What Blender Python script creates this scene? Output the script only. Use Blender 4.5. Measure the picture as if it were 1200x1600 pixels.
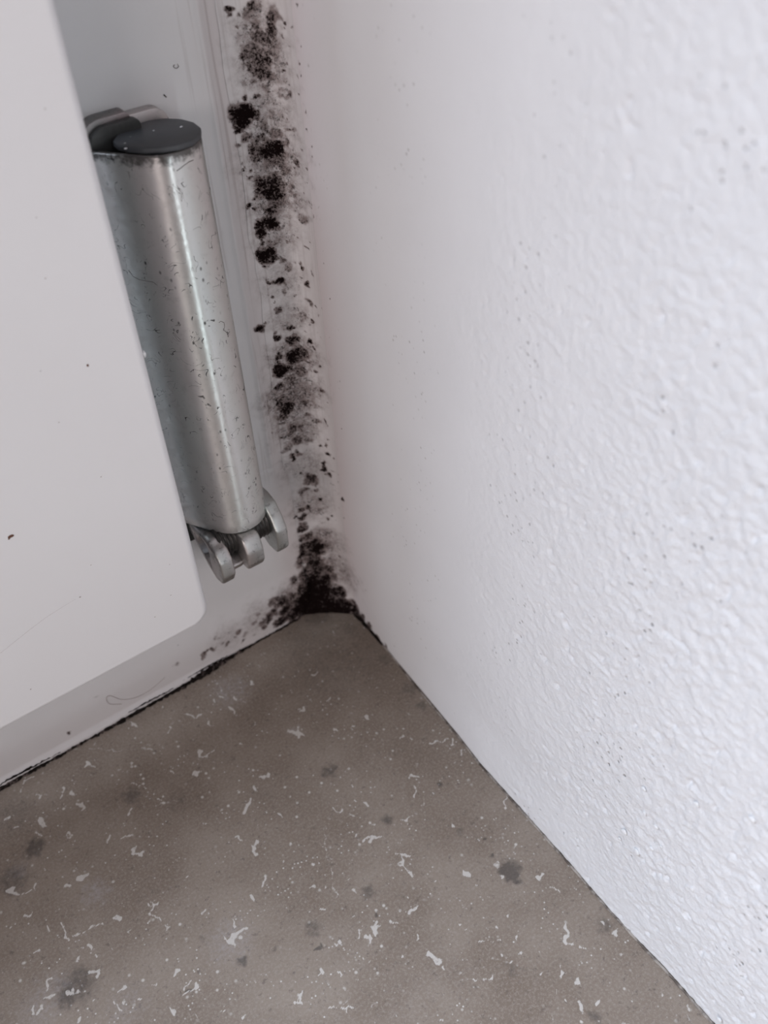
import bpy, bmesh, math, random
import numpy as np
from mathutils import Vector

for o in list(bpy.data.objects): bpy.data.objects.remove(o)
SC = bpy.context.scene
COL = SC.collection
MM = 0.001
# ------------------------------------------------------------------ camera
# world: origin = corner of frame, plaster wall and sill; +X along the frame, +Y through the window, +Z up (mm in code)
RX, RY, RZ = (0.807148, -0.425810, 0.408898), (-0.588625, -0.527572, 0.612530), (-0.045098, -0.735090, -0.676468)
CAM = np.array([-83.28, -148.52, 183.05]); FPX = 1500.0
RW = np.array([RX, RY, RZ])                     # camera(right,down,forward) -> world
cam = bpy.data.cameras.new('camera'); co = bpy.data.objects.new('camera', cam); COL.objects.link(co)
from mathutils import Matrix
m = Matrix(((RW[0][0], -RW[0][1], -RW[0][2], 0), (RW[1][0], -RW[1][1], -RW[1][2], 0), (RW[2][0], -RW[2][1], -RW[2][2], 0), (0, 0, 0, 1)))
m.translation = Vector(CAM * MM); co.matrix_world = m
cam.sensor_fit = 'VERTICAL'; cam.sensor_height = 36; cam.sensor_width = 27
cam.lens = FPX / 1600 * 36; cam.clip_start = 0.005; cam.clip_end = 50
cam.dof.use_dof = True; cam.dof.focus_distance = 0.175; cam.dof.aperture_fstop = 22
SC.camera = co
# ------------------------------------------------------------------ light
w = bpy.data.worlds.new('world'); SC.world = w; w.use_nodes = True
w.node_tree.nodes['Background'].inputs[0].default_value = (1.0, 0.90, 0.88, 1)
w.node_tree.nodes['Background'].inputs[1].default_value = 0.21
def area(name, loc, aim, sx, sy, power, color):
    l = bpy.data.lights.new(name, 'AREA'); l.shape = 'RECTANGLE'; l.size = sx; l.size_y = sy; l.energy = power; l.color = color
    o = bpy.data.objects.new(name, l); COL.objects.link(o); o.location = loc
    o.rotation_euler = (Vector(aim) - Vector(loc)).to_track_quat('-Z', 'Y').to_euler(); return o
area('sky_daylight', (-0.95, 0.32, 1.25), (-0.05, -0.12, 0.05), 0.7, 0.7, 29, (0.74, 0.86, 1.0))     # outside, through the window pane
area('streak_strip_warm', (-1.38, -0.80, 0.0), (0, -0.02, 0.08), 0.20, 1.8, 9.5, (1.0, 0.92, 0.90))  # added tall strip light, makes the bright streak on the hinge sleeve
area('fill_warm', (-1.25, -1.35, 0.40), (0, 0, 0.05), 0.45, 0.6, 4.6, (1.0, 0.93, 0.92))  # added room-side fill for the sash and frame, unseen source
area('streak_strip_cool', (-0.25, -1.8, 0.0), (0, 0, 0.05), 0.10, 1.8, 5, (0.82, 0.95, 1.0))  # added narrow strip light, makes the thin cool streak on the sleeve
SC.view_settings.view_transform = 'Standard'; SC.view_settings.look = 'None'
SC.view_settings.gamma = 1; SC.view_settings.use_curve_mapping = False
SC.view_settings.exposure = 0.0

# ------------------------------------------------------------------ helpers
def ray(px, py):
    v = np.array([px - 600.0, py - 800.0, FPX]); return RW @ (v / np.linalg.norm(v))
def hit(px, py, n, d=0.0):
    r = ray(px, py); n = np.array(n, float); t = (d - n @ CAM) / (n @ r); return CAM + t * r
WD = np.array([-0.04900, -0.99880, 0.0]); WN = np.array([-0.99880, 0.04900, 0.0])      # wall direction, wall normal (into the reveal)
CA, CB = np.array([-9.6, 0.0]), WD[:2] * 7.2                                             # caulk edges on frame and wall
CN = np.array([(CB - CA)[1], -(CB - CA)[0], 0.0]); CN /= np.linalg.norm(CN)
CD = CN[:2] @ CA
def cove(z):
    g = float(np.clip((14 - z) / 14, 0, 1)); g = g * g * (3 - 2 * g); return g ** 1.5
def surf(px, py):
    """nearest point on frame / caulk / wall / sill along a ray, and that surface's normal"""
    z = 60.0
    for _ in range(8):
        g = cove(z); a = np.array([-9.6 - 5.2 * g, 0]); b = WD[:2] * (7.2 + 2.6 * g)
        n = np.array([(b - a)[1], -(b - a)[0], 0]); n /= np.linalg.norm(n); pc = hit(px, py, n, n[:2] @ a + 1.5 * np.sign(n[1])); z = .5 * z + .5 * pc[2]
    best = (np.linalg.norm(pc - CAM), pc, n)
    for n, d in (((0, 1, 0), 0), (WN, 0), ((0, 0, 1), 0)):
        p = hit(px, py, n, d); t = np.linalg.norm(p - CAM)
        if t < best[0]: best = (t, p, np.array(n, float))
    return best[1], best[2]

_rng = np.random.RandomState(7)
_PERM = _rng.rand(64, 64, 64).astype(np.float32)
def vnoise(p, s, off=0):
    """trilinear value noise 0..1, p (N,3) in mm, s feature size mm"""
    q = p / s + 31.7 + off * 17.31
    i = np.floor(q).astype(int); f = q - i; f = f * f * (3 - 2 * f); r = 0
    for a in (0, 1):
        for b in (0, 1):
            for c in (0, 1):
                wgt = (f[:, 0] if a else 1 - f[:, 0]) * (f[:, 1] if b else 1 - f[:, 1]) * (f[:, 2] if c else 1 - f[:, 2])
                r = r + wgt * _PERM[(i[:, 0] + a) % 64, (i[:, 1] + b) % 64, (i[:, 2] + c) % 64]
    return r
def fbm(p, s, o=3, off=0):
    r = 0; a = 1; t = 0
    for k in range(o): r = r + a * vnoise(p, s / 2 ** k, off + k); t += a; a *= .55
    return r / t
def sstep(a, b, x):
    t = np.clip((x - a) / (b - a), 0, 1); return t * t * (3 - 2 * t)

def mesh_obj(name, verts, faces, mat, parent=None, smooth=True, kind=None):
    me = bpy.data.meshes.new(name); me.from_pydata((np.array(verts, float) * MM).tolist(), [], [list(map(int, f)) for f in faces]); me.update()
    if smooth: me.polygons.foreach_set('use_smooth', [True] * len(me.polygons))
    me.materials.append(mat); o = bpy.data.objects.new(name, me); COL.objects.link(o)
    if parent is not None: o.parent = parent
    if kind: o['kind'] = kind
    return o
def grid_obj(name, P, mat, parent=None, attrs=None, kind=None, flip=False, keep=None):
    """P (n,m,3) grid in mm -> mesh"""
    n, m_ = P.shape[:2]; idx = np.arange(n * m_).reshape(n, m_)
    q = np.stack([idx[:-1, :-1], idx[1:, :-1], idx[1:, 1:], idx[:-1, 1:]], -1).reshape(-1, 4)
    if flip: q = q[:, ::-1]
    if keep is not None: q = q[keep(P.reshape(-1, 3)[q].mean(1))]
    me = bpy.data.meshes.new(name); me.vertices.add(n * m_); me.vertices.foreach_set('co', (P.reshape(-1, 3) * MM).astype(np.float32).ravel())
    me.loops.add(q.size); me.loops.foreach_set('vertex_index', q.ravel().astype(np.int32))
    me.polygons.add(len(q)); me.polygons.foreach_set('loop_start', np.arange(0, q.size, 4, dtype=np.int32))
    me.polygons.foreach_set('loop_total', np.full(len(q), 4, np.int32)) if hasattr(me.polygons[0], 'loop_total') and False else None
    me.update(calc_edges=True); me.validate()
    me.polygons.foreach_set('use_smooth', np.ones(len(me.polygons), bool))
    for k, v in (attrs or {}).items():
        a = me.attributes.new(k, 'FLOAT', 'POINT'); a.data.foreach_set('value', v.astype(np.float32).ravel())
    me.materials.append(mat); o = bpy.data.objects.new(name, me); COL.objects.link(o)
    if parent is not None: o.parent = parent
    if kind: o['kind'] = kind
    return o
def prism(name, poly, lo, hi, axis, mat, parent=None, bevel=0.0, seg=3, kind=None, hole=None):
    """extrude polygon along axis; poly in the two other axes (cyclic order: x->(y,z), y->(x,z), z->(x,y))"""
    bm = bmesh.new()
    def P(a, b, t): return Vector({'x': (t, a, b), 'y': (a, t, b), 'z': (a, b, t)}[axis]) * MM
    v0 = [bm.verts.new(P(a, b, lo)) for a, b in poly]; v1 = [bm.verts.new(P(a, b, hi)) for a, b in poly]; n = len(poly)
    bm.faces.new(v0); bm.faces.new(v1[::-1])
    for i in range(n): bm.faces.new((v0[i], v1[i], v1[(i + 1) % n], v0[(i + 1) % n]))
    bmesh.ops.recalc_face_normals(bm, faces=bm.faces[:])
    if bevel: bmesh.ops.bevel(bm, geom=bm.edges[:], offset=bevel * MM, segments=seg, profile=.5, affect='EDGES', clamp_overlap=True)
    me = bpy.data.meshes.new(name); bm.to_mesh(me); bm.free()
    for p in me.polygons: p.use_smooth = True
    me.materials.append(mat); o = bpy.data.objects.new(name, me); COL.objects.link(o)
    if parent is not None: o.parent = parent
    if kind: o['kind'] = kind
    return o
def tube(name, pts, rad, mat, parent=None, seg=8, kind=None):
    """pts (N,3) mm, rad scalar or list"""
    pts = np.array(pts, float); n = len(pts); rad = np.broadcast_to(np.array(rad, float), (n,))
    V, F = [], []
    for i in range(n):
        t = pts[min(i + 1, n - 1)] - pts[max(i - 1, 0)]; t /= np.linalg.norm(t)
        u = np.cross(t, (0, 0, 1.0) if abs(t[2]) < .9 else (0, 1.0, 0)); u /= np.linalg.norm(u); v = np.cross(t, u)
        for k in range(seg):
            a = 2 * math.pi * k / seg; V.append(pts[i] + rad[i] * (math.cos(a) * u + math.sin(a) * v))
    for i in range(n - 1):
        for k in range(seg):
            k2 = (k + 1) % seg; F.append((i * seg + k, i * seg + k2, (i + 1) * seg + k2, (i + 1) * seg + k))
    F.append(tuple(range(seg))[::-1]); F.append(tuple((n - 1) * seg + k for k in range(seg)))
    return mesh_obj(name, V, F, mat, parent, kind=kind)
def empty(name, loc, label, cat, group=None):
    o = bpy.data.objects.new(name, None); COL.objects.link(o); o['label'] = label; o['category'] = cat
    if group: o['group'] = group
    return o

# ------------------------------------------------------------------ materials
class NT:
    def __init__(s, name):
        s.m = bpy.data.materials.new(name); s.m.use_nodes = True; s.t = s.m.node_tree; s.b = s.t.nodes['Principled BSDF']
        s.tc = s.t.nodes.new('ShaderNodeTexCoord')
    def n(s, typ, **kw):
        x = s.t.nodes.new(typ)
        for k, v in kw.items(): setattr(x, k, v)
        return x
    def l(s, a, b): s.t.links.new(a, b)
    def coord(s, scale=(1, 1, 1), rot=(0, 0, 0)):
        mp = s.n('ShaderNodeMapping'); s.l(s.tc.outputs['Object'], mp.inputs[0]); mp.inputs['Scale'].default_value = scale; mp.inputs['Rotation'].default_value = rot
        return mp.outputs[0]
    def noise(s, mm, detail=3, rough=.55, dist=0, vec=None):
        x = s.n('ShaderNodeTexNoise'); s.l(vec if vec is not None else s.tc.outputs['Object'], x.inputs['Vector'])
        x.inputs['Scale'].default_value = 1000.0 / mm; x.inputs['Detail'].default_value = detail; x.inputs['Roughness'].default_value = rough; x.inputs['Distortion'].default_value = dist
        return x.outputs[0]
    def vor(s, mm, feat='F1', rnd=1, vec=None):
        x = s.n('ShaderNodeTexVoronoi', feature=feat); s.l(vec if vec is not None else s.tc.outputs['Object'], x.inputs['Vector'])
        x.inputs['Scale'].default_value = 1000.0 / mm; x.inputs['Randomness'].default_value = rnd
        sp = s.n('ShaderNodeSeparateColor'); s.l(x.outputs['Color'], sp.inputs[0])
        return {'Color': sp.outputs[0], 'Distance': x.outputs['Distance']}
    def attr(s, name):
        x = s.n('ShaderNodeAttribute'); x.attribute_name = name; return x.outputs['Fac']
    def math(s, op, a, b=None, c=None, clamp=False):
        x = s.n('ShaderNodeMath', operation=op, use_clamp=clamp)
        for i, v in enumerate((a, b, c)):
            if v is None: continue
            if isinstance(v, (int, float)): x.inputs[i].default_value = v
            else: s.l(v, x.inputs[i])
        return x.outputs[0]
    def mr(s, v, a, b, c=0, d=1, smooth=True):
        x = s.n('ShaderNodeMapRange', interpolation_type='SMOOTHSTEP' if smooth else 'LINEAR'); s.l(v, x.inputs[0])
        for i, q in enumerate((a, b, c, d)): x.inputs[i + 1].default_value = q
        return x.outputs[0]
    def mix(s, f, a, b, blend='MIX'):
        x = s.n('ShaderNodeMix', data_type='RGBA', blend_type=blend)
        if isinstance(f, (int, float)): x.inputs[0].default_value = f
        else: s.l(f, x.inputs[0])
        for i, v in ((6, a), (7, b)):
            if isinstance(v, tuple): x.inputs[i].default_value = (*v, 1)
            else: s.l(v, x.inputs[i])
        return x.outputs[2]
    def bump(s, h, dist_mm, strength=1, normal=None):
        x = s.n('ShaderNodeBump'); s.l(h, x.inputs['Height']); x.inputs['Distance'].default_value = dist_mm * MM; x.inputs['Strength'].default_value = strength
        if normal is not None: s.l(normal, x.inputs['Normal'])
        return x.outputs[0]
    def set(s, **kw):
        for k, v in kw.items():
            i = s.b.inputs[k.replace('_', ' ')]
            if isinstance(v, tuple): i.default_value = (*v, 1) if len(v) == 3 else v
            elif isinstance(v, (int, float)): i.default_value = v
            else: s.l(v, i)
        return s.m

def mould_mix(s, base):
    """mould growth: density attribute broken up by fine noise"""
    D = s.attr('mould')
    fine = s.noise(.45, 4, .75); mid = s.noise(1.8, 3, .6)
    gate = s.math('MULTIPLY', D, 2.2, clamp=True)
    v = s.math('ADD', D, s.math('MULTIPLY', s.math('ADD', s.math('MULTIPLY', s.math('SUBTRACT', fine, .5), 2.3), s.math('MULTIPLY', s.math('SUBTRACT', mid, .5), 1.3)), gate))
    core = s.mr(v, .42, 1.12, 0, 1, False); halo = s.mr(s.math('ADD', D, s.math('MULTIPLY', s.math('SUBTRACT', s.noise(1.1, 4, .7), .5), s.math('MULTIPLY', gate, 1.0))), .04, .72, 0, .86)
    c = s.mix(halo, base, (.13, .085, .078)); c = s.mix(core, c, (.006, .0032, .0030))
    return c, core
def speck_mix(s, c, mm, amount, col=(.09, .08, .08), rmin=.04, rmax=.16, strength=.8):
    v = s.vor(mm, vec=None); big = s.noise(mm * 9, 2)
    sel = s.mr(v['Color'], 1 - amount, 1 - amount * .9)
    d = s.mr(v['Distance'], rmin, rmax, 1, 0)
    f = s.math('MULTIPLY', s.math('MULTIPLY', sel, d), s.mr(big, .42, .6, 0, strength))
    return s.mix(f, c, col)

# white window paint
s = NT('white_frame_paint')
c = s.mix(s.noise(25, 3), (.575, .56, .562), (.635, .618, .622))
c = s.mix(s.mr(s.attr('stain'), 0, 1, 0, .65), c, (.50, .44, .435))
c = speck_mix(s, c, 2.0, .04, rmax=.12, strength=.5)
lines = s.noise(.9, 2, .5, 0, s.coord((1, 1, .03)))
c = s.mix(s.math('MULTIPLY', s.mr(lines, .56, .70), s.math('MULTIPLY', s.attr('streak'), .4)), c, (.30, .25, .24))
c, core = mould_mix(s, c)
bn = s.bump(s.noise(1.1, 4, .6), .05, .5); bn = s.bump(s.math('MULTIPLY', lines, s.attr('streak')), .08, .5, bn)
M_FRAME = s.set(Base_Color=c, Roughness=s.mr(core, 0, 1, .42, .85), Specular_IOR_Level=s.mr(core, 0, 1, .5, .03), Normal=bn)
# sash paint
s = NT('white_sash_paint')
c = s.mix(s.noise(30, 3), (.71, .685, .69), (.75, .73, .735)); c = speck_mix(s, c, 2.4, .018, rmax=.10, strength=.5)
M_SASH = s.set(Base_Color=c, Roughness=.38, Normal=s.bump(s.noise(.55, 3, .6), .035, .35))
# plaster
s = NT('white_plaster_paint')
c = s.mix(s.noise(18, 4), (.73, .73, .755), (.80, .80, .825))
far = s.attr('rough')
pv = s.vor(1.5); psel = s.mr(pv['Color'], .62, .70); pd = s.mr(pv['Distance'], .04, .24, 1, 0)
pb = s.mr(s.noise(11, 3, .6), .44, .62)
pits = s.math('MULTIPLY', s.math('MULTIPLY', psel, pd), pb)
c = s.mix(s.math('MULTIPLY', pits, .45), c, (.22, .20, .19))
c = s.mix(s.mr(s.attr('stain'), 0, 1, 0, .85, False), c, (.58, .51, .51))
c, core = mould_mix(s, c)
h = s.math('ADD', s.noise(1.1, 4, .7), s.math('MULTIPLY', pits, -1.2))
bn = s.bump(h, .16, s.math('ADD', .14, s.math('MULTIPLY', far, .5))) if False else None
bx = s.n('ShaderNodeBump'); s.l(h, bx.inputs['Height']); bx.inputs['Distance'].default_value = .45 * MM
s.l(s.mr(far, 0, 1, .12, .85), bx.inputs['Strength'])
M_PLASTER = s.set(Base_Color=c, Roughness=.62, Specular_IOR_Level=s.mr(core, 0, 1, .2, .03), Normal=bx.outputs[0])
# limestone sill
s = NT('shell_limestone')
c = s.mix(s.mr(s.noise(24, 4, .65), .3, .7), (.20, .152, .119), (.295, .240, .198))
c = s.mix(s.mr(s.noise(.55, 5, .8), .46, .62, 0, .5), c, (.37, .32, .28))
c = s.mix(s.mr(s.noise(1.5, 5, .8), .54, .70, 0, .65), c, (.10, .076, .068))
v = s.vor(1.7); f = s.math('MULTIPLY', s.mr(v['Color'], .72, .78), s.mr(v['Distance'], .08, .26, 1, 0))
c = s.mix(s.math('MULTIPLY', f, s.mr(s.noise(14, 3), .40, .6)), c, (.60, .56, .52))
v = s.vor(.75); f = s.math('MULTIPLY', s.mr(v['Color'], .70, .76), s.mr(v['Distance'], .08, .32, 1, 0))
c = s.mix(s.math('MULTIPLY', f, s.mr(s.noise(9, 3), .44, .62)), c, (.66, .63, .60))
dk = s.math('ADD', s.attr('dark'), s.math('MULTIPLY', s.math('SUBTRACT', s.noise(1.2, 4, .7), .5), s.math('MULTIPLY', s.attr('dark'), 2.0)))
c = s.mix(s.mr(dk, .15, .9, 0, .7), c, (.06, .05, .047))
hz = s.math('ADD', s.attr('haze'), s.math('MULTIPLY', s.math('SUBTRACT', s.noise(1.0, 4, .75), .5), s.math('MULTIPLY', s.attr('haze'), 3.0)))
c = s.mix(s.mr(hz, .2, 1.1, 0, .55), c, (.42, .39, .40))
fl = s.math('ADD', s.attr('fleck'), s.math('MULTIPLY', s.math('SUBTRACT', s.noise(.8, 4, .75), .5), s.math('MULTIPLY', s.attr('fleck'), 2.6)))
c = s.mix(s.mr(fl, .35, .85, 0, .88), c, (.62, .58, .545))
c, core = mould_mix(s, c)
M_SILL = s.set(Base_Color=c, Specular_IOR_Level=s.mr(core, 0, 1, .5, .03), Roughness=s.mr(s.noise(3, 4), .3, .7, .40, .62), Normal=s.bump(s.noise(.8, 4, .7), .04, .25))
# black sealant / mould
s = NT('black_mouldy_sealant')
c = s.mix(s.mr(s.noise(1.5, 4, .7), .50, .66), (.010, .007, .006), (.10, .075, .07))
M_JOINT = s.set(Specular_IOR_Level=.05, Base_Color=c, Roughness=.8, Normal=s.bump(s.noise(.6, 4), .2, .8))
s = NT('brown_wall_joint')
c = s.mix(s.mr(s.noise(4, 4, .7), .40, .66), (.09, .07, .06), (.40, .36, .33))
M_JOINT2 = s.set(Base_Color=c, Roughness=.8, Normal=s.bump(s.noise(.6, 4), .2, .8))
# metals
def metal(name, base, rough, wear=1.0, dirt=.5, aniso=0.0, top=None, met=.95):
    s = NT(name)
    c = s.mix(s.noise(6, 4, .6), base, tuple(min(1, x * 1.16) for x in base))
    iri = s.noise(7, 2, .5, 0, s.coord((1, 1, .12)))
    c = s.mix(s.mr(iri, .35, .68, 0, .22), c, (.70, .50, .52)); c = s.mix(s.mr(iri, .45, .25, 0, .18), c, (.48, .62, .62))
    w_ = s.math('ABSOLUTE', s.math('SUBTRACT', s.noise(3.2, 1, .5, 1.6), .5))
    squig = s.math('MULTIPLY', s.mr(w_, .006, .014, 1, 0), s.mr(s.noise(2.4, 2), .52, .60))
    pv = s.vor(1.15, vec=s.coord((1, 1, .6))); pit = s.math('MULTIPLY', s.mr(pv['Color'], .62, .70), s.mr(pv['Distance'], .06, .27, 1, 0))
    pit = s.math('MULTIPLY', pit, s.mr(s.noise(8, 3), .46, .6))
    mark = s.math('MULTIPLY', s.math('MAXIMUM', squig, pit), wear)
    c = s.mix(s.math('MULTIPLY', mark, .85), c, (.03, .026, .026))
    if top:
        sp = s.n('ShaderNodeSeparateXYZ'); s.l(s.tc.outputs['Object'], sp.inputs[0])
        zt = s.math('ADD', sp.outputs[2], s.math('MULTIPLY', s.math('SUBTRACT', s.noise(2.0, 4, .7), .5), .006))
        c = s.mix(s.mr(zt, top[0], top[1], 0, .85), c, (.05, .045, .042))
    c = s.mix(s.mr(s.noise(1.6, 5, .7), .52, .78, 0, dirt), c, (.10, .095, .09))
    r = s.math('ADD', s.mr(s.noise(1.2, 4, .7), .3, .7, rough - .06, rough + .08), s.math('MULTIPLY', mark, .3))
    kw = dict(Base_Color=c, Metallic=met, Roughness=r, Normal=s.bump(s.math('SUBTRACT', s.noise(.8, 3), mark), .035, .5))
    if aniso:
        kw['Anisotropic'] = aniso; kw['Anisotropic_Rotation'] = .25
        tg = s.n('ShaderNodeTangent', direction_type='RADIAL', axis='Z'); s.l(tg.outputs[0], s.b.inputs['Tangent'])
    return s.set(**kw)
M_ZINC = metal('worn_zinc_sheet', (.60, .605, .585), .35, 1.0, .22, .82, (.1250, .1268), .72)
M_CAST = metal('cast_zinc', (.43, .43, .415), .40, .5, 1.0)
M_DARKM = metal('tarnished_metal', (.17, .17, .165), .40, .3, .7)
s = NT('dark_grey_plastic')
c = s.mix(s.noise(2, 4), (.035, .037, .042), (.055, .056, .060)); v = s.vor(1.6)
c = s.mix(s.math('MULTIPLY', s.mr(v['Color'], .88, .92), s.mr(v['Distance'], .05, .16, 1, 0)), c, (.5, .5, .48))
M_CAP = s.set(Base_Color=c, Roughness=.5, Normal=s.bump(s.noise(.6, 3), .05, .4))
s = NT('dark_steel_thread'); M_SCREW = s.set(Base_Color=(.10, .092, .088), Metallic=.8, Roughness=.38, Normal=s.bump(s.noise(.5, 3), .05, .4))  # colour darkened to carry the shade in the gaps between the lugs
s = NT('black_recess_metal'); M_RECESS = s.set(Base_Color=s.mix(s.noise(2.5, 4, .7), (.012, .012, .012), (.07, .068, .065)), Metallic=.3, Roughness=.5, Normal=s.bump(s.noise(.8, 3), .08, .5))  # black carries both dirt and the shade inside the hinge recesses
s = NT('rust_brown'); M_RUST = s.set(Base_Color=s.mix(s.noise(.4, 3), (.06, .025, .015), (.16, .06, .03)), Roughness=.8)
s = NT('dark_fibre'); M_HAIR = s.set(Base_Color=(.05, .035, .03), Roughness=.6)
s = NT('faded_fibre'); M_HAIR2 = s.set(Base_Color=(.36, .30, .29), Roughness=.6)
s = NT('pale_fibre'); M_HAIR3 = s.set(Base_Color=(.50, .44, .39), Roughness=.6)
s = NT('white_crumb'); M_CRUMB = s.set(Base_Color=(.78, .78, .80), Roughness=.8, Specular_IOR_Level=.1, Normal=s.bump(s.noise(.5, 3), .1, .5))
s = NT('window_glass'); tr = s.n('ShaderNodeBsdfTransparent'); gl = s.n('ShaderNodeBsdfGlossy'); gl.inputs['Roughness'].default_value = .02; fr_ = s.n('ShaderNodeFresnel'); fr_.inputs[0].default_value = 1.45
gm = s.n('ShaderNodeNewGeometry'); mx = s.n('ShaderNodeMixShader'); s.l(s.math('MULTIPLY', fr_.outputs[0], s.math('SUBTRACT', 1.0, gm.outputs['Backfacing'])), mx.inputs[0]); s.l(tr.outputs[0], mx.inputs[1]); s.l(gl.outputs[0], mx.inputs[2]); s.l(mx.outputs[0], s.t.nodes['Material Output'].inputs[0]); M_GLASS = s.m

# ------------------------------------------------------------------ mould map (pixel reading -> real points on the surfaces)
MB = """357 21 4 1|359 31 3 1|392 12 5 .8|371 27 3 .7|387 24 7 .6|428 30 9 .75|427 52 9 .8|407 62 10 .8|404 42 9 .55|392 85 12 .7|408 100 12 .8|410 116 10 .85|422 82 11 .5
400 135 3 .9|387 148 3 .8|402 155 3 .7|381 175 14 1.3|371 197 5 .9|387 210 6 .7|375 225 3 .7|412 197 10 .6|426 185 6 .5|452 205 4 .5|400 237 12 .8|423 238 14 1.15|425 255 12 .8|446 228 6 .7
443 265 10 .6|465 255 4 .8|394 263 3 1|379 262 2 .9|395 280 4 .7|420 297 16 1.1|440 295 8 .7|397 311 3 1.1|393 322 3 1.1|401 327 2 1|427 327 9 .8|407 350 9 1.15|422 346 11 1.2|410 364 9 1.15|408 383 4 .7
415 398 10 1.15|472 342 8 .5|444 372 7 .4|419 403 9 1.1|439 411 7 .6|413 420 3 1|448 420 6 .5|437 445 6 1.1|418 444 3 1|425 444 2 .9|422 462 2 .9|437 487 5 .8|430 484 3 .7|405 515 7 1.2|433 524 6 1.0
456 515 6 .9|454 539 7 1.0|484 537 4 1|488 548 3 .8|479 446 3 .9|485 476 4 .6|464 560 13 1.05|436 561 6 .9|437 580 9 1.15|450 580 7 .8|437 607 6 1|452 596 10 .6|466 584 10 .65|441 627 8 .8|446 638 9 1|437 636 4 .9
473 636 5 .8|457 627 5 .6|470 620 8 .5|443 650 8 .8|439 665 5 .6|457 670 7 .8|468 671 4 .9|479 654 5 .7|493 665 4 .6|463 690 7 .9|456 716 3 1|464 710 5 .7|506 733 5 1.1|505 727 3 .9|514 711 3 .9|500 699 3 .8
515 744 2 1|512 696 3 .6|506 661 2 .9|498 610 4 .7|494 585 3 .7|501 574 2 .8|484 753 9 .8|468 741 2 .9|490 749 5 .8|480 754 5 .8|514 743 3 .9|498 782 4 1|534 778 3 .9|493 769 3 .8|480 794 5 .9|469 798 4 1
473 807 5 1.0|460 810 3 1|521 810 2 1|510 814 3 .8|469 827 6 1.0|475 820 8 .7|473 842 6 .8|493 848 9 .9|473 855 7 1|495 861 12 1.15|486 853 10 .9|473 867 5 1.1|493 883 13 .95|469 881 6 .8|475 894 8 .8|499 889 10 .8
488 913 14 1.2|508 913 11 1.2|467 920 10 .9|451 926 8 .9|436 937 9 1|423 937 6 .8|480 931 18 1.3|501 935 18 1.3|464 946 13 1.2|445 946 9 1|454 959 8 1.1|415 959 7 .9|428 954 5 .7|488 948 16 1.3|510 954 12 1.3
532 941 9 1.1|536 959 10 1.2|542 939 4 1|553 957 6 1.2|564 972 4 1.1|520 957 12 1.3|500 955 10 1.3|330 1008 4 .9|317 1016 4 .8|305 1027 2 .9|292 1028 2 .8|333 990 4 .5|343 997 3 .8|103 1140 3 1.2|71 1153 1.6 1.1|148 1085 3 .5
273 1033 4 .4|367 982 5 .7|380 985 6 .4|393 967 5 .5|405 968 6 .6|398 955 4 .5|525 905 6 .5|530 895 5 .45
405 60 30 .34|410 110 30 .34|418 180 30 .30|425 250 34 .36|430 310 32 .36|430 370 28 .30|440 440 28 .24|452 500 26 .26|458 560 30 .36|458 620 32 .40|462 670 28 .34|475 730 28 .26|485 790 26 .30|500 850 26 .36|520 890 30 .30|450 935 26 .36|400 960 24 .22|350 990 22 .20|548 948 7 1.2|530 925 8 1|540 938 8 1.1|522 905 7 .7|400 20 12 .5|425 120 8 .6|395 110 8 .6|415 140 8 .5|445 150 5 .5|430 210 10 .6|440 320 8 .6|455 300 5 .6|425 380 8 .5|445 460 6 .5|470 500 8 .45|450 700 8 .5|480 690 8 .5|475 770 7 .6|500 800 8 .45|510 860 8 .5|520 880 8 .5|480 840 8 .7|520 940 10 1.15|532 948 9 1.2|524 928 8 1.0|556 960 7 1.1|566 972 6 1.05|578 985 5 .9|590 999 4 .8|604 1014 3.5 .7|425 950 6 .9|415 966 5 .8|440 962 8 1.1|395 986 3 .8|408 976 4 .8|378 995 3 .7|350 1003 4 .7|322 1013 3.5 .9|310 1021 3 .8|362 990 3 .6|430 968 6 .8|495 895 12 .9|485 870 10 .8|480 905 12 1.0|510 895 9 .8|472 935 12 1.1|460 905 6 .6""".replace('\n', '|')
BL = []
for e in MB.split('|'):
    x, y, r, st = map(float, e.split()); p, nr_ = surf(x, y); R_ = r * np.linalg.norm(p - CAM) / FPX * 1.25
    BL.append((p, R_, st * (1.38 if r > 20 else 1.12), r > 20, nr_))
SPECK = np.random.RandomState(3)
for k in range(330):                                             # fine outlying spores along the corner
    py = SPECK.uniform(0, 940); cx = 405 + py * .105 + SPECK.normal() * 25 + 16
    p, nr_ = surf(cx, py); BL.append((p, SPECK.uniform(.12, .30), SPECK.uniform(.5, 1), False, nr_))
def mould_at(P):
    """P (N,3) mm -> density"""
    D = np.zeros(len(P), np.float32)
    wob = (fbm(P, 1.6, 3, 5) - .5) * 1.4
    P = P + np.stack([vnoise(P, 1.9, 50 + k) - .5 for k in range(3)], 1) * 1.7 + np.stack([vnoise(P, .6, 60 + k) - .5 for k in range(3)], 1) * .7
    for c, r, st, soft, nr_ in BL:
        sel = np.where((np.abs(P[:, 0] - c[0]) < 2.4 * r + 1) & (np.abs(P[:, 1] - c[1]) < 2.4 * r + 1) & (np.abs(P[:, 2] - c[2]) < 2.6 * r))[0]
        if not len(sel): continue
        vv = P[sel] - c; d = np.sqrt(np.maximum((vv * vv).sum(1) - .92 * (vv @ nr_) ** 2, 0)) / r
        g = st * (1 - sstep(.35, 1.75 if not soft else 1.9, d * (1 + .45 * wob[sel])))
        D[sel] = np.maximum(D[sel], g) if soft else np.maximum(D[sel], g)
    # mouldy line where frame and wall meet the sill in the very corner
    return np.clip(D, 0, 1.4)

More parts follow.
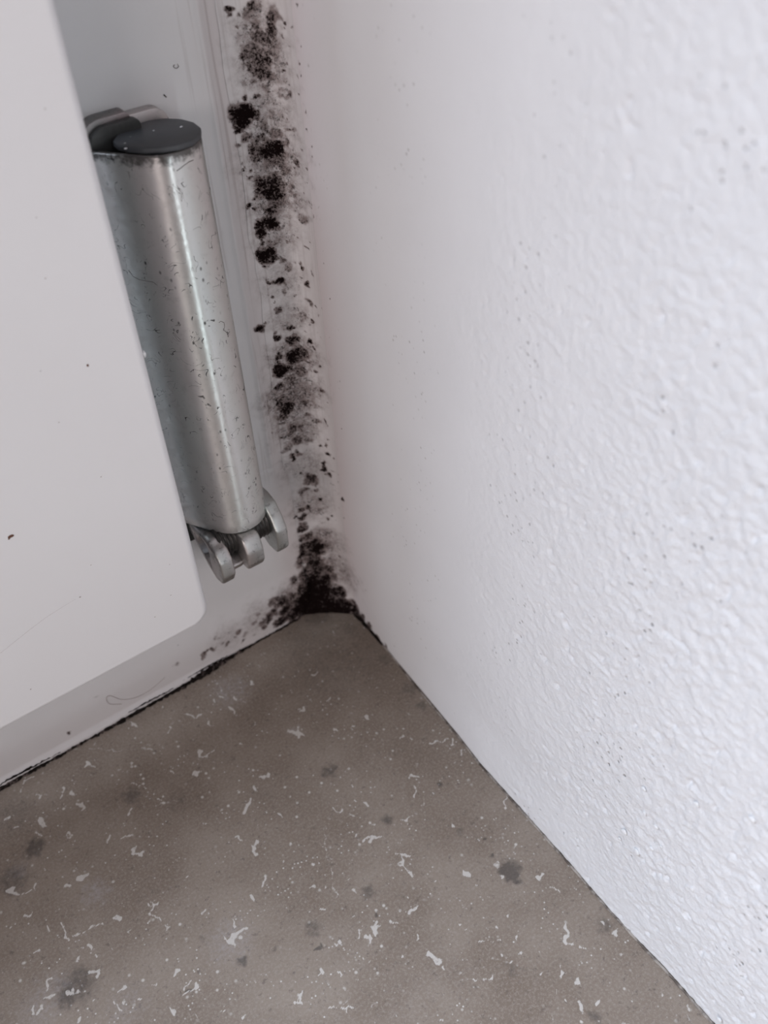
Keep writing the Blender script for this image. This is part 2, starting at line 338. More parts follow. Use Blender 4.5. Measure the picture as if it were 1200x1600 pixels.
# ------------------------------------------------------------------ plaster wall (right)
ed = [(545, 945), (600, 1010), (650, 1073), (715, 1150), (750, 1195), (825, 1278), (900, 1362), (950, 1420), (1007, 1482), (1050, 1527), (1112, 1598)]
EY, EX = [], []
for x, y in ed:
    h = hit(x, y, (0, 0, 1)); EY.append(-h[1]); EX.append(h[0] - WD[0] * (h[1] / WD[1]))
def edge_dx(yy): return np.interp(yy, [0] + EY + [EY[-1] + 40, 1000], [0] + EX + [0, 0])
ys = np.concatenate([np.arange(0, 12, .25), np.arange(12, 145, .32), np.arange(145, 430, 12), [430]])
zs = np.concatenate([[-3, -1.2, -.3, 0, .15, .35, .6, .9, 1.2], np.arange(1.5, 164, .36), np.arange(166, 520, 14), [520]])
Yg, Zg = np.meshgrid(ys, zs, indexing='ij')
P = np.zeros(Yg.shape + (3,)); P[..., 0] = WD[0] * Yg; P[..., 1] = WD[1] * Yg; P[..., 2] = Zg
fl = P.reshape(-1, 3); yy = Yg.ravel(); zz = Zg.ravel()
rough = sstep(36, 108, yy + (fbm(fl, 14, 2, 9) - .5) * 18) * (1 - .4 * sstep(105, 150, zz)) * (1 - .35 * sstep(30, 0, zz))
lump = (fbm(fl, 1.9, 3, 1) - .5) * .26 + np.clip(vnoise(fl, 1.2, 4) - .6, 0, 1) * .22 + (vnoise(fl, .8, 6) - .5) * .20
pits = -np.clip(vnoise(fl, 1.25, 8) - .78, 0, 1) * 2.2 * (vnoise(fl, 9, 12) > .45)
disp = rough * (lump + pits) * 1.75 + (fbm(fl, 26, 2, 3) - .5) * .5 * sstep(5, 30, yy)
disp += -edge_dx(yy) * sstep(16, 0, zz)
disp += -.55 * sstep(.9, -.2, zz) - 1.2 * sstep(.1, -1.5, zz) * .6          # rounded lip above the sill
fl = fl + WN[None] * disp[:, None]; P = fl.reshape(P.shape)
stain = np.clip(1 - (yy - 7) / 20, 0, 1) ** 1.6
MD = np.zeros(len(fl), np.float32); ms = yy < 30; MD[ms] = mould_at(fl[ms])
grid_obj('wall_right', P, M_PLASTER, attrs={'mould': MD, 'rough': rough, 'stain': stain}, kind='structure', flip=False)
WALL = bpy.data.objects['wall_right']
bk = [(0, 0), (60, 0)]
prism('wall_core', [(1.2, -1), (60, -1), (60, -430), (-19.5, -430)], -3, 520, 'z', M_PLASTER, WALL)
# plaster crumbs stuck on the wall
def lumpy(name, c, r, mat, parent, n=(1, 1, 1), seed=0, sub=2):
    bm = bmesh.new(); bmesh.ops.create_icosphere(bm, subdivisions=sub, radius=1)
    rs = random.Random(seed); ph = [rs.uniform(0, 6) for _ in range(3)]
    for v in bm.verts:
        k = 1 + .22 * math.sin(3 * v.co.x + ph[0]) * math.cos(2.5 * v.co.y + ph[1]) + .16 * math.sin(4 * v.co.z + ph[2])
        v.co = Vector((v.co.x * k * n[0] * r + c[0], v.co.y * k * n[1] * r + c[1], v.co.z * k * n[2] * r + c[2])) * MM
    me = bpy.data.meshes.new(name); bm.to_mesh(me); bm.free()
    for p in me.polygons: p.use_smooth = True
    me.materials.append(mat); o = bpy.data.objects.new(name, me); COL.objects.link(o); o.parent = parent; return o
for k, (x, y, r) in enumerate([(976, 1298, .55), (996, 1331, .6), (1019, 1325, .38), (1026, 1291, .38), (1034, 1322, .28), (969, 1310, .3), (1089, 1255, .45), (1082, 1388, .42), (962, 1384, .35), (1007, 1232, .4), (1008, 1270, .35), (1176, 1280, .5), (1125, 1593, .45)]):
    p = hit(x, y, WN, 0) + WN * .15; lumpy('plaster_crumb', p, r * 1.15, M_CRUMB, WALL, (.4, 1, 1), k)

# ------------------------------------------------------------------ window frame
WIN = bpy.data.objects.new('window_1', None); COL.objects.link(WIN); WIN['kind'] = 'structure'
xs = np.concatenate([[-600, -300, -180, -130], np.arange(-112, -52, .5), np.arange(-52, -8.9, .3)])
zs = np.concatenate([[-3, -1, 0], np.arange(.3, 24, .3), np.arange(24, 160, .45), np.arange(162, 560, 24)])
Xg, Zg = np.meshgrid(xs, zs, indexing='ij')
P = np.zeros(Xg.shape + (3,)); P[..., 0] = Xg; P[..., 2] = Zg
x_, z_ = Xg.ravel(), Zg.ravel(); fl = P.reshape(-1, 3)
yv = -.35 * np.exp(-((x_ + 13.0) / .55) ** 2) * sstep(44, 52, z_)             # raised paint bead on the jamb
yv += .45 * sstep(-12.4, -10.6, x_) * sstep(40, 50, z_)
yv += -1.3 * sstep(17, 8, z_)                                                 # bottom rail swells forward towards the sill
yv += -.9 * sstep(2.4, .8, z_) * sstep(-30, -48, x_)                          # old paint ridge along the sill
yv += .25 * np.exp(-((z_ - (49.5 + (x_ + 26) * -.05)) / .35) ** 2) * (x_ > -28)  # mitre joint of jamb and rail
yv += (fbm(fl, 5, 3, 2) - .5) * .18
fl = fl + np.array([0, 1.0, 0])[None] * yv[:, None]; P = fl.reshape(P.shape)
MD = np.zeros(len(fl), np.float32); ms = (x_ > -115) & ((x_ > -30) | (z_ < 26)); MD[ms] = mould_at(fl[ms])
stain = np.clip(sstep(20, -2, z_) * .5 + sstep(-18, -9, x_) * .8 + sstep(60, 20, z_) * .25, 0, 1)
grid_obj('frame_face', P, M_FRAME, WIN, {'mould': MD, 'stain': stain, 'streak': sstep(-22, -12, x_) * sstep(42, 54, z_)}, flip=True, keep=lambda c: (c[:, 0] > -62) | (c[:, 2] < 62))
prism('frame_body', [(-600, 2.2), (40, 2.2), (40, 60), (-600, 60)], -3, 60, 'z', M_FRAME, WIN)
prism('frame_body', [(-60, 2.2), (40, 2.2), (40, 60), (-60, 60)], 60, 560, 'z', M_FRAME, WIN)
# cove of sealant between frame and plaster
zs = np.concatenate([[-2, -.5], np.arange(0, 160, .22), np.arange(162, 520, 20)]); tt = np.linspace(0, 1, 64)
Tg, Zg = np.meshgrid(tt, zs, indexing='ij')
grow = sstep(14, 0, Zg); ax = CA[0] - 5.2 * grow ** 1.5; by = 7.2 + 2.6 * grow ** 1.5
wobz = (fbm(np.stack([Zg.ravel() * 0, Zg.ravel() * 0, Zg.ravel()], 1), 6, 2, 4).reshape(Zg.shape) - .5)
ax = ax + wobz * 1.2
kk = .8 - .5 * grow ** 1.5
Bx, By = WD[0] * by, WD[1] * by
Kx, Ky = (1 - kk) * (ax + Bx) / 2, (1 - kk) * By / 2 + kk * .2                # control point pulled towards the corner
X = (1 - Tg) ** 2 * ax + 2 * Tg * (1 - Tg) * Kx + Tg ** 2 * Bx
Y = (1 - Tg) ** 2 * .35 + 2 * Tg * (1 - Tg) * Ky + Tg ** 2 * By
P = np.stack([X, Y, Zg], -1); fl = P.reshape(-1, 3)
nn = -CN if CN[1] > 0 else CN
fl = fl + nn[None] * ((fbm(fl, 3.5, 3, 11) - .5) * .55 * (4 * Tg * (1 - Tg)).ravel() + (fbm(fl, .9, 2, 15) - .5) * .14)[:, None]
MD = mould_at(fl)
tz = Tg.ravel()
stain = np.clip(.55 + .3 * tz, 0, 1)
P = fl.reshape(P.shape)
cv = grid_obj('corner_sealant', P, M_FRAME, WIN, {'mould': MD, 'stain': stain, 'streak': sstep(8, 30, P[..., 2].ravel()) * (1 - .6 * tz)}, flip=True)

# black joint along frame and sill
rs = np.random.RandomState(5)
jx = np.arange(-112, -12, .5); jr = np.interp(jx, [-112, -88, -70, -62, -52, -46, -40, -34, -31, -24, -12], [.50, .55, .34, .62, .42, .80, .95, .75, .45, .30, .30]) * (.75 + .5 * rs.rand(len(jx)))
tube('joint_sealant', [(x, -1.45 - (.8 if x < -48 else .8 * (x + 30) / -18 if x < -30 else 0) + .12 * rs.randn(), .05 + .08 * rs.randn()) for x in jx], jr, M_JOINT, WIN)
# second thin crack in the paint ridge above the joint
rs = np.random.RandomState(6)
for a, b, zc in ((-94, -74, 1.2), (-60, -47, 1.3), (-46, -33, 1.5), (-41, -33, .9)):
    q = np.arange(a, b, .5)
    tube('paint_crack', [(x, -1.35 - (.75 if x < -48 else .5 * max(0, (x + 30) / -18)), zc - .6 * abs((x - a) / (b - a) - .3) + .1 * rs.randn()) for x in q], np.interp(q, [a, (a + b) / 2, b], [.06, .24, .06]) * (.6 + .8 * rs.rand(len(q))), M_JOINT, WIN)
# joint along wall and sill
q = np.arange(8, 136, .8); rr = np.interp(q, [8, 12, 18, 23, 40, 136], [.8, .55, .36, .22, .22, .34]) * (.75 + .5 * rs.rand(len(q)))
def wallpt(yq, off, z): e = edge_dx(yq); return (WD[0] * yq + e - off, WD[1] * yq, z)
k = 18
tube('wall_joint_mould', [wallpt(a, .05, .0) for a in q[:k]], rr[:k], M_JOINT, WALL)
tube('wall_joint_filler', [wallpt(a, -.02, .02) for a in q[k - 1:]], rr[k - 1:], M_JOINT2, WALL)

# ------------------------------------------------------------------ limestone sill
xs = np.concatenate([[-600, -400, -250, -160, -130], np.arange(-116, 3, .27), [20, 40]])
ys = np.concatenate([[-168, -165, -160, -150], np.arange(-140, 1.3, .27), [20]])
Xg, Yg = np.meshgrid(xs, ys, indexing='ij'); fl = np.stack([Xg.ravel(), Yg.ravel(), np.zeros(Xg.size)], 1)
FL1 = """575 -70 625 -62 5|908 -15 945 0 7|925 -28 930 5 5|935 -70 950 -90 4|1020 -110 1040 -118 4|720 -95 740 -65 4|790 -38 792 -28 5|650 -40 665 -35 5|400 -38 425 -30 4|525 -25 530 -5 4|975 -185 990 -200 4|1080 -95 1086 -98 5|1150 -65 1156 -60 4|690 -130 700 -122 5|730 -120 745 -112 5|760 -110 764 -105 4|780 -165 786 -160 4|665 -115 668 -108 4|820 -150 826 -146 4|440 20 445 22 4|860 -80 866 -84 4|1100 -30 1108 -24 4|1040 -20 1044 -16 4|200 160 192 195 5|275 85 285 98 9|265 95 290 98 6|620 45 640 70 7|640 70 665 40 6|775 200 765 240 8|800 160 805 170 4|800 325 795 345 7|785 350 797 368 9|415 152 445 154 5|10 262 30 250 7|70 150 100 132 4|125 260 135 275 10|110 297 130 303 5
405 240 398 248 6|250 215 255 228 7|340 330 350 315 5|380 325 405 312 6|415 365 440 370 9|420 350 412 360 6|245 445 275 435 11|205 468 225 460 8|25 483 60 490 8|60 490 95 487 4|470 525 490 520 4|465 530 470 560 5|470 560 505 585 5|195 590 205 635 4
225 628 270 605 5|270 605 320 590 4|155 765 145 790 9|140 820 165 810 7|360 565 378 580 8|600 430 588 440 5|730 318 748 322 6|730 575 735 590 6|720 640 760 610 12|700 625 730 655 8|782 500 785 515 4|1140 330 1190 308 6|1170 580 1172 612 9|1170 612 1195 585 4
1145 620 1160 650 4|1000 725 1003 750 7|1058 730 1058 750 7|937 795 937 812 7|1035 848 1055 848 6|1075 848 1100 850 8|1085 860 1080 870 5|935 830 935 840 5|545 730 545 750 8|585 760 580 780 4|570 810 620 772 4|475 775 490 765 4|530 855 545 870 6|765 870 760 882 8|700 860 690 862 6
255 875 250 890 8|120 860 135 848 5|105 850 110 860 6|1040 225 1070 235 5|1135 210 1150 222 8|1000 540 1008 550 7|1095 565 1110 560 4|1120 620 1118 635 5|815 128 845 128 5|610 118 625 110 7|535 100 545 120 4|405 240 415 232 4|120 185 135 185 5|60 170 70 175 5|225 175 232 178 8
145 600 150 610 3|95 555 88 565 6|110 665 130 660 4|270 655 275 662 8|240 700 240 690 5|290 690 300 700 6|280 740 290 735 8|300 738 305 740 9|245 795 245 800 9|220 800 222 805 8|290 830 290 835 7|390 790 380 800 5|365 830 385 845 6|430 825 450 820 5|110 470 112 478 5|35 600 38 605 6|1010 285 1016 290 5|1115 310 1120 310 6
1055 645 1060 650 7|1160 695 1162 700 7|1140 700 1140 702 6|1116 758 1118 762 6|1085 165 1092 170 4|1095 190 1095 190 4|500 195 505 197 6|875 245 885 250 6|1160 268 1170 270 4|985 395 1000 405 4|640 550 636 556 4|820 470 830 440 3""".replace('\n', '|')
FL2 = """145 20 200 12 5|80 125 108 128 5|50 370 60 410 6|60 410 92 435 6|55 370 80 372 5|248 428 270 437 7|488 432 490 442 11|558 592 570 635 6|570 635 590 645 5|140 685 172 708 9|128 672 128 672 6|375 685 375 685 8|390 700 395 705 8|300 645 360 642 4|605 765 605 772 12|620 840 625 858 7
720 625 728 618 6|670 578 680 580 5|170 890 185 880 5|80 550 105 525 6|65 690 66 688 6|380 190 380 215 4|98 165 103 190 4|210 280 212 282 5|75 250 60 265 5|75 270 80 270 5|60 315 60 315 6|45 325 50 325 5|525 470 545 488 4|70 505 72 507 7|20 575 40 580 6|8 570 8 570 5|280 760 280 765 6|490 745 490 747 7|430 680 435 675 7|410 640 420 635 6|350 600 350 605 6|565 740 560 745 6|555 730 560 735 5|565 835 570 835 5|668 830 668 840 6
345 885 335 880 4|165 455 160 465 4|105 620 108 640 3|620 660 625 668 3|320 765 335 755 4|185 720 190 730 5|870 795 875 805 3|960 845 965 860 4|380 560 382 560 3|240 580 240 585 4|350 265 350 268 4|215 15 220 25 4""".replace('\n', '|')
fleck = np.zeros(len(fl), np.float32); wob = (fbm(fl, 1.3, 2, 21) - .5)
fx, fy_ = fl[:, 0] + (vnoise(fl, 1.0, 30) - .5) * 1.5, fl[:, 1] + (vnoise(fl, 1.0, 33) - .5) * 1.5
def capsule(a, b, r, st):
    lo = np.minimum(a, b) - 2.2 * r - .6; hi = np.maximum(a, b) + 2.2 * r + .6
    i = np.where((fx > lo[0]) & (fx < hi[0]) & (fy_ > lo[1]) & (fy_ < hi[1]))[0]
    if not len(i): return
    q = np.stack([fx[i], fy_[i]], 1); ab = b - a; t = np.clip(((q - a) @ ab) / max(ab @ ab, 1e-6), 0, 1)
    d = np.linalg.norm(q - a - t[:, None] * ab, axis=1) / r
    fleck[i] = np.maximum(fleck[i], st * (1 - sstep(.55, 1.7, d)))
for txt, ox in ((FL1, 0), (FL2, 600)):
    for e in txt.split('|'):
        x1, y1, x2, y2, wd = map(float, e.split())
        a = hit(ox + x1 / 2, 1150 + y1 / 2, (0, 0, 1))[:2]; b = hit(ox + x2 / 2, 1150 + y2 / 2, (0, 0, 1))[:2]
        r = wd / 4 * np.linalg.norm(np.append(a, 0) - CAM) / FPX * 1.15; capsule(a, b, max(r, .2), 1.0)
for a, b in (((90, 1171), (175, 1172)), ((175, 1172), (258, 1167)), ((503, 1290), (520, 1360)), ((520, 1360), (527, 1405)), ((862, 1545), (876, 1567))):   # fine scratches
    capsule(hit(*a, (0, 0, 1))[:2], hit(*b, (0, 0, 1))[:2], .17, .62)
for a in np.linspace(0, 2 * math.pi, 9)[:-1]:                                                        # small ring fossil
    c0 = hit(111, 1307, (0, 0, 1))[:2]; capsule(c0 + .7 * np.array([math.cos(a), math.sin(a)]), c0 + .7 * np.array([math.cos(a + .8), math.sin(a + .8)]), .2, .8)
rs = np.random.RandomState(11)
for k in range(520):
    a = np.array([rs.uniform(-116, 0), rs.uniform(-138, 0)])
    near = .35 + .65 * (vnoise(np.array([[a[0], a[1], 0.0]]), 13, 40)[0] > .48) * min(1, .25 - a[1] / 90)
    if rs.rand() > near: continue
    an = rs.normal(.5, .9); L = min(rs.exponential(.30), 1.2); capsule(a, a + L * np.array([math.cos(an), math.sin(an)]), rs.uniform(.14, .34), rs.uniform(.3, .85))
def soft(lst, ox=0):
    A = np.zeros(len(fl), np.float32)
    for x, y, r, st in lst:
        c = hit(x, y, (0, 0, 1)); R = r * np.linalg.norm(c - CAM) / FPX * 1.4; d = np.hypot(fx - c[0], fy_ - c[1]) / R
        A = np.maximum(A, st * (1 - sstep(.2, 1.5, d)))
    return A
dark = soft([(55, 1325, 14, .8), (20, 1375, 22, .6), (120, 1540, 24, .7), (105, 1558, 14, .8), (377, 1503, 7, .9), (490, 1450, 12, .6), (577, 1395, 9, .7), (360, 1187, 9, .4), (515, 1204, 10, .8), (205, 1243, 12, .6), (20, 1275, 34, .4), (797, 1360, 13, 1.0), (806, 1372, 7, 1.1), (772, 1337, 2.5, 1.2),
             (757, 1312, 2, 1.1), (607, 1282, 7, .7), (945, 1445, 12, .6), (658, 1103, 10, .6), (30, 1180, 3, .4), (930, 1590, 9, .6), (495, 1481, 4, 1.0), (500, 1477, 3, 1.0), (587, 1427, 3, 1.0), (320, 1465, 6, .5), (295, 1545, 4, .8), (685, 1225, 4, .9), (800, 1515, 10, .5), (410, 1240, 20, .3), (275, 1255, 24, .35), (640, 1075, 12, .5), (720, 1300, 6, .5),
             (520, 1030, 85, .42), (500, 962, 26, .5), (545, 985, 18, .5), (600, 1030, 14, .5), (420, 1100, 60, .22)])  # grime, and the broad corner patch also paints the corner's shade into the stone
haze = soft([(360, 1080, 32, .55), (150, 1395, 20, .6), (360, 1470, 34, .55), (80, 1545, 26, .5), (545, 1480, 60, .25), (640, 1560, 50, .3), (30, 1360, 14, .5), (460, 1140, 10, .5), (200, 1570, 30, .45), (700, 1520, 50, .28), (520, 1330, 40, .22), (60, 1580, 30, .5)])
MD = np.zeros(len(fl), np.float32)
fl[:, 2] += (fbm(fl, 9, 2, 8) - .5) * .12 * ((fl[:, 0] > -120) & (fl[:, 1] > -142)); fl[fl[:, 1] < -167, 2] = -3
P = fl.reshape(Xg.shape + (3,))
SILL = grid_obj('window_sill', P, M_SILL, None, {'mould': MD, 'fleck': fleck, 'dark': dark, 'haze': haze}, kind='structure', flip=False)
prism('sill_slab', [(-600, -168), (40, -168), (40, 60), (-600, 60)], -30, -2.8, 'z', M_SILL, SILL, .5)

# ------------------------------------------------------------------ sash
SASH = empty('window_casement', (0, 0, 0), 'white painted window sash with a rounded lower corner, covering the left side', 'window')
xr, zb, yf, yb = -41.6, 38.9, -22.0, -6.5
def rounded_rect(x0, x1, z0, z1, r, n=8):
    pts = []
    for cx, cz, a0 in ((x1 - r, z0 + r, -90), (x1 - r, z1 - r, 0), (x0 + r, z1 - r, 90), (x0 + r, z0 + r, 180)):
        for i in range(n + 1): a = math.radians(a0 + 90 * i / n); pts.append((cx + r * math.cos(a), cz + r * math.sin(a)))
    return pts
def ringframe(name, outer, inner, y0, y1, bev, mat, parent):
    """frame board: outer & inner rounded rectangles with the same vertex count; rounded arrises"""
    n = len(outer); V, F = [], []
    def inset(poly, d):
        out = []
        for i in range(n):
            a, b = np.array(poly[i - 1]), np.array(poly[(i + 1) % n]); t = b - a; t = t / (np.linalg.norm(t) + 1e-9)
            out.append((poly[i][0] - t[1] * d, poly[i][1] + t[0] * d))
        return out
    prof = []
    K = 6
    for k in range(K + 1):
        a = math.pi / 2 * k / K; prof.append(('o', bev * (1 - math.cos(a)) if False else bev * (1 - math.sin(a)), y0 + bev * (1 - math.cos(a))))
    # prof: start at face edge (inset bev, y0) -> side (inset 0, y0+bev)
    rings = [(inset(outer, d), yv) for _, d, yv in prof] + [(outer, y1)]
    rin = [(inset(inner, 0), y1)] + [(inset(inner, -(bev * (1 - math.sin(math.pi / 2 * k / K)))), y0 + bev * (1 - math.cos(math.pi / 2 * k / K))) for k in range(K, -1, -1)]
    allr = rings + rin
    for poly, yv in allr:
        for a, b in poly: V.append((a, yv, b))
    R = len(allr)
    for r in range(R):
        r2 = (r + 1) % R
        for i in range(n): F.append((r * n + i, r * n + (i + 1) % n, r2 * n + (i + 1) % n, r2 * n + i))
    o = mesh_obj(name, V, F, mat, parent)
    bm = bmesh.new(); bm.from_mesh(o.data); bmesh.ops.recalc_face_normals(bm, faces=bm.faces[:]); bm.to_mesh(o.data); bm.free()
    for p in o.data.polygons: p.use_smooth = True
    return o
fr = ringframe('sash_frame', rounded_rect(-560, xr, zb, 500, 4.2), rounded_rect(-485, xr - 75, zb + 75, 425, 1.5), yf, yb, 1.5, M_SASH, SASH)
md = fr.modifiers.new('edge', 'WEIGHTED_NORMAL'); md.keep_sharp = False
prism('glass_pane', [(-487, -16), (xr - 73, -16), (xr - 73, -12), (-487, -12)], zb + 73, 427, 'z', M_GLASS, SASH)
def onsash(x, y, d=0): return hit(x, y, (0, 1, 0), yf - d)
lumpy('rust_spot', onsash(17, 838), .42, M_RUST, SASH, (1, .25, .9), 3)
lumpy('rust_spot', onsash(14, 842), .2, M_RUST, SASH, (1, .25, .9), 4)
lumpy('dirt_speck', onsash(137, 571), .20, M_RUST, SASH, (1, .3, 1), 5)
for x, y, r in ((71, 435, .1), (70, 170, .1), (158, 745, .1), (242, 964, .1), (267, 930, .11), (142, 883, .09), (48, 1077, .12), (125, 933, .14), (265, 882, .09), (92, 660, .09), (57, 340, .09)):
    lumpy('dirt_speck', onsash(x, y), r, M_HAIR2, SASH, (1.3, .3, 1), int(x), 1)
tube('fine_scratch', [onsash(x, y, .0) for x, y in ((0, 1021), (20, 1005), (45, 985), (70, 966), (95, 950), (118, 936))], [.015, .02, .022, .02, .015, .01], M_HAIR2, SASH, 5)
p = hit(224, 552, (0, 1, 0), yf + 1.0); lumpy('paint_chip', p + np.array([.15, .2, -.3]), .5, M_SASH, SASH, (.55, .8, 1.4), 8)

# ------------------------------------------------------------------ hinge
H = empty('hinge_assembly', (0, 0, 0), 'worn zinc hinge with a long rounded cover sleeve beside the sash', 'hinge')
C0 = np.array([-26.6, -8.0]); RB = 6.4; ZT, ZB = 127.0, 49.0
wd = np.array([-.60, .80]); wd /= np.linalg.norm(wd); wn = np.array([-wd[1], wd[0]])   # wing direction, outward normal
if wn @ np.array([-.6, -.8]) < 0: wn = -wn
path = []
T0 = C0 + RB * wn
path += [T0 + wd * L for L in (10.2, 8, 6, 4, 2)]
a0 = math.atan2(wn[1], wn[0]); N = 44
for i in range(N + 1):
    a = a0 + math.radians(235) * i / N; path.append(C0 + RB * np.array([math.cos(a), math.sin(a)]))
path.append(path[-1] + np.array([-2.0, .1]))
path = np.array(path); n = len(path); th = .95
def off(pth, d):
    o = []
    for i in range(len(pth)):
        t = pth[min(i + 1, len(pth) - 1)] - pth[max(i - 1, 0)]; t = t / np.linalg.norm(t); o.append(pth[i] + d * np.array([-t[1], t[0]]))
    return np.array(o)
inn = off(path, th)
def zb_at(p):  # lower edge dips slightly towards the barrel front
    return ZB + .25 * max(0, (-p[0] - 33))
V, F = [], []
NZ = 40
rings = []
def ring(poly, zf): 
    k = len(V); V.extend([(p[0], p[1], zf(p)) for p in poly]); rings.append(k)
b = .35
for sgn in range(1):
    ring(off(path, b), lambda p: ZT)                       # top rim chamfer
    ring(off(path, b * .3), lambda p: ZT - .12)
    ring(path, lambda p: ZT - b * 1.2)
    for j in range(1, NZ): ring(path, lambda p, j=j: (ZT - .5) + (zb_at(p) + .5 - ZT + .5) * j / NZ)
    ring(path, lambda p: zb_at(p) + .3)
    ring(off(path, b), lambda p: zb_at(p))
    ring(inn, lambda p: zb_at(p) + .1)
    ring(inn, lambda p: ZT - .1)
R = len(rings)
for r in range(R):
    k0, k1 = rings[r], rings[(r + 1) % R]
    for i in range(n - 1): F.append((k0 + i, k0 + i + 1, k1 + i + 1, k1 + i))
for i in (0, n - 1): F.append([rings[r] + i for r in range(R)])
sl = mesh_obj('cover_sleeve', V, F, M_ZINC, H)
bm = bmesh.new(); bm.from_mesh(sl.data); bmesh.ops.recalc_face_normals(bm, faces=bm.faces[:]); bm.to_mesh(sl.data); bm.free()
# dark core inside the sleeve
def circ(c, r, n=32, a0=0, a1=360): return [(c[0] + r * math.cos(math.radians(a0 + (a1 - a0) * i / n)), c[1] + r * math.sin(math.radians(a0 + (a1 - a0) * i / n))) for i in range(n)]
prism('hinge_pin', circ(C0, 5.35), ZB + 1.5, ZT - .6, 'z', M_RECESS, H, .3)
# end cap: slightly flattened round disc overlapping the rim
cp = [(-33.3, -7.6), (-32.6, -9.6), (-31.0, -11.7), (-28.6, -13.4), (-26.2, -14.2), (-23.8, -13.9), (-21.6, -12.4), (-20.4, -10.2), (-20.2, -7.6), (-21.0, -5.0), (-22.8, -2.9), (-25.2, -1.9), (-27.8, -1.9), (-30.2, -2.7), (-32.0, -4.4), (-33.2, -5.8)]
cc = prism('end_cap', cp, ZT - .05, ZT + 1.0, 'z', M_CAP, H, .35); cc['label'] = 'dark grey plastic cap'
for x, y in ((196, 232), (212, 201), (283, 198), (240, 204)):
    lumpy('dust_speck', hit(x, y, (0, 0, 1), ZT + 1.0), .22 if x != 240 else .12, M_CRUMB, H, (1.3, 1, .4), x, 1)
# rear bracket plates with rounded shoulders
def shoulder(x0, x1, z0, z1, rl, rr, n=7):
    pts = [(x0, z0)]
    for i in range(n + 1): a = math.radians(180 - 90 * i / n); pts.append((x0 + rl + rl * math.cos(a), z1 - rl + rl * math.sin(a)))
    for i in range(n + 1): a = math.radians(90 - 90 * i / n); pts.append((x1 - rr + rr * math.cos(a), z1 - rr + rr * math.sin(a)))
    pts.append((x1, z0)); return pts
prism('bracket_plate', shoulder(-36.4, -27.5, 70, 129.6, 3.2, 1.0), -4.2, -2.9, 'y', M_RECESS, H, .4)
prism('bracket_rim', shoulder(-37.0, -28.4, 60, 130.4, 3.6, 1.0), -2.7, .2, 'y', M_DARKM, H, .5)
prism('bracket_plate', shoulder(-31.0, -21.9, 60, 129.6, 1.0, 2.6), -2.2, .1, 'y', M_CAST, H, .5)
# lower bearing: three cast lugs on a block, with a threaded screw through them
SY, SZ, SR = -9.6, 45.6, 3.9
L1 = [(-1.5, 48.6), (-1.5, 47), (-4.5, 44.0), (-9.0, 40.2), (-12.3, 38.3), (-15.0, 38.9), (-16.3, 41.5), (-15.9, 45.5), (-14.4, 47.6), (-12.6, 48.0), (-11.6, 48.8)]
L2 = [(-1.5, 48.8), (-1.5, 46), (-6.0, 41.6), (-12.0, 39.8), (-15.9, 40.3), (-16.9, 42.0), (-17.0, 45.5), (-16.2, 48.0), (-15.4, 48.8)]
L3 = [(-1.5, 51), (-1.5, 46), (-6.0, 41.0), (-11.0, 38.6), (-14.0, 38.9), (-15.3, 40.6), (-15.6, 46), (-14.2, 48.6), (-12.0, 51.0), (-9.2, 51.8)]
def lug(poly, x0, x1, name='hinge_lug', hole=False):
    if not hole: return prism(name, poly, x0, x1, 'x', M_CAST, H, .55, 3)
    o = prism(name, poly, x0, x1, 'x', M_CAST, H, .55, 3)
    cut = prism('cutter', circ((SY + .5, SZ - .2), 2.6, 24), x0 - 3, x0 + 1.9, 'x', M_CAST, None)
    md = o.modifiers.new('hole', 'BOOLEAN'); md.object = cut; md.operation = 'DIFFERENCE'; md.solver = 'EXACT'
    dg = bpy.context.evaluated_depsgraph_get(); me = bpy.data.meshes.new_from_object(o.evaluated_get(dg)); o.modifiers.clear(); o.data = me
    bpy.data.objects.remove(cut); return o
lug(L1, -35.4, -32.3, hole=True); lug(L2, -29.6, -25.6); lug(L3, -21.7, -18.9)
prism('lug_link', [(-8.5, 40.5), (-13.5, 39.6), (-14.2, 41.4), (-9, 43)], -32.6, -29.3, 'x', M_CAST, H, .5)
prism('bearing_block', [(-3.2, 42.5), (.1, 42.5), (.1, 62), (-3.2, 62)], -36.0, -18.9, 'x', M_RECESS, H, .5)
# threaded screw
V, F = [], []
pitch, seg, x0, x1 = .85, 28, -33.4, -20.5
nr = int((x1 - x0) / pitch * 8)
for i in range(nr + 1):
    x = x0 + (x1 - x0) * i / nr
    for k in range(seg):
        a = 2 * math.pi * k / seg; ph = (x / pitch + k / seg) % 1.0
        r = SR - .42 * abs(2 * ph - 1); V.append((x, SY + r * math.cos(a), SZ + .4 + r * math.sin(a)))
for i in range(nr):
    for k in range(seg): F.append((i * seg + k, i * seg + (k + 1) % seg, (i + 1) * seg + (k + 1) % seg, (i + 1) * seg + k))
F.append(tuple(range(seg))); F.append(tuple(nr * seg + k for k in range(seg)))
sc = mesh_obj('threaded_screw', V, F, M_SCREW, H, smooth=False); sc['label'] = 'dark threaded screw'

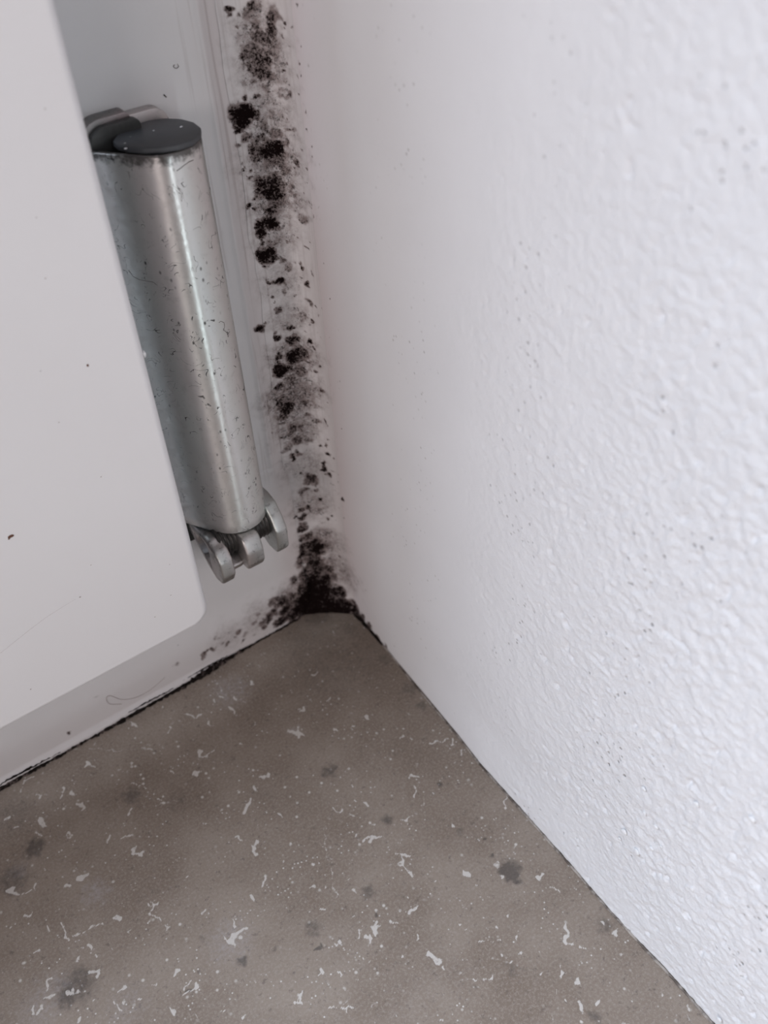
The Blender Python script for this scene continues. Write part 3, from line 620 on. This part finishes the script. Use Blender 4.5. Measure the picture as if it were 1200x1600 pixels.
# ------------------------------------------------------------------ loose fibres
def fibre(name, px, plane, d, r, mat, label):
    pts = [hit(x, y, plane, d) for x, y in px]
    q = []
    for i in range(len(pts) - 1):
        for t in (0, .25, .5, .75):
            p0, p1, p2, p3 = pts[max(i - 1, 0)], pts[i], pts[i + 1], pts[min(i + 2, len(pts) - 1)]
            q.append(.5 * ((2 * p1) + (p2 - p0) * t + (2 * p0 - 5 * p1 + 4 * p2 - p3) * t * t + (3 * p1 - p0 - 3 * p2 + p3) * t ** 3))
    q.append(pts[-1]); o = tube(name, q, r, mat, None, 6); o['label'] = label; o['category'] = 'hair'; return o
fibre('hair_fibre', [(258, 1058), (235, 1078), (212, 1090), (190, 1093), (172, 1087), (166, 1092), (172, 1100), (190, 1100)], (0, 1, 0), -1.35, .05, M_HAIR2, 'thin curled hair stuck on the white frame just above the sill')
fibre('hair_fibre', [(273, 101), (271, 104), (275, 107), (279, 104), (277, 100)], (0, 1, 0), -.12, .045, M_HAIR, 'tiny hooked dark fibre on the frame high above the hinge cap')
fibre('hair_fibre', [(256, 148), (260, 152)], (0, 1, 0), -.1, .10, M_HAIR, 'short dark dash of lint on the frame just above the hinge cap')
WP = ((-.8, -.6, 0))
def sleevept(px, py): 
    # intersection with the wing plane / barrel
    n2 = np.array([wn[0], wn[1], 0.0]); p = hit(px, py, n2, n2[:2] @ path[0]); 
    r = ray(px, py); o_ = CAM[:2] - C0; a = r[:2] @ r[:2]; b_ = 2 * (o_ @ r[:2]); c_ = o_ @ o_ - RB * RB; disc = b_ * b_ - 4 * a * c_
    if disc > 0:
        q = CAM + r * ((-b_ - math.sqrt(disc)) / (2 * a))
        if (q[:2] - T0) @ wd < 0: return q
    return p
def fibre_on_sleeve(px, r, label):
    pts = [sleevept(*p) for p in px]; q = []
    for i in range(len(pts) - 1): q += [pts[i], (pts[i] + pts[i + 1]) / 2]
    q.append(pts[-1]); o = tube('hair_fibre', q, r, M_HAIR, None, 6); o['label'] = label; o['category'] = 'hair'
fibre_on_sleeve([(276, 267), (282, 263), (288, 258), (295, 253), (302, 250)], .06, 'short dark hair near the top of the hinge sleeve, under the cap')
fibre_on_sleeve([(201, 422), (208, 432), (218, 437), (230, 439), (240, 441), (246, 446)], .045, 'long thin curved hair on the dark left half of the hinge sleeve')
fibre_on_sleeve([(342, 504), (345, 502), (350, 504), (351, 510), (349, 516), (354, 519), (356, 524)], .045, 'small zigzag fibre on the right side of the hinge sleeve')
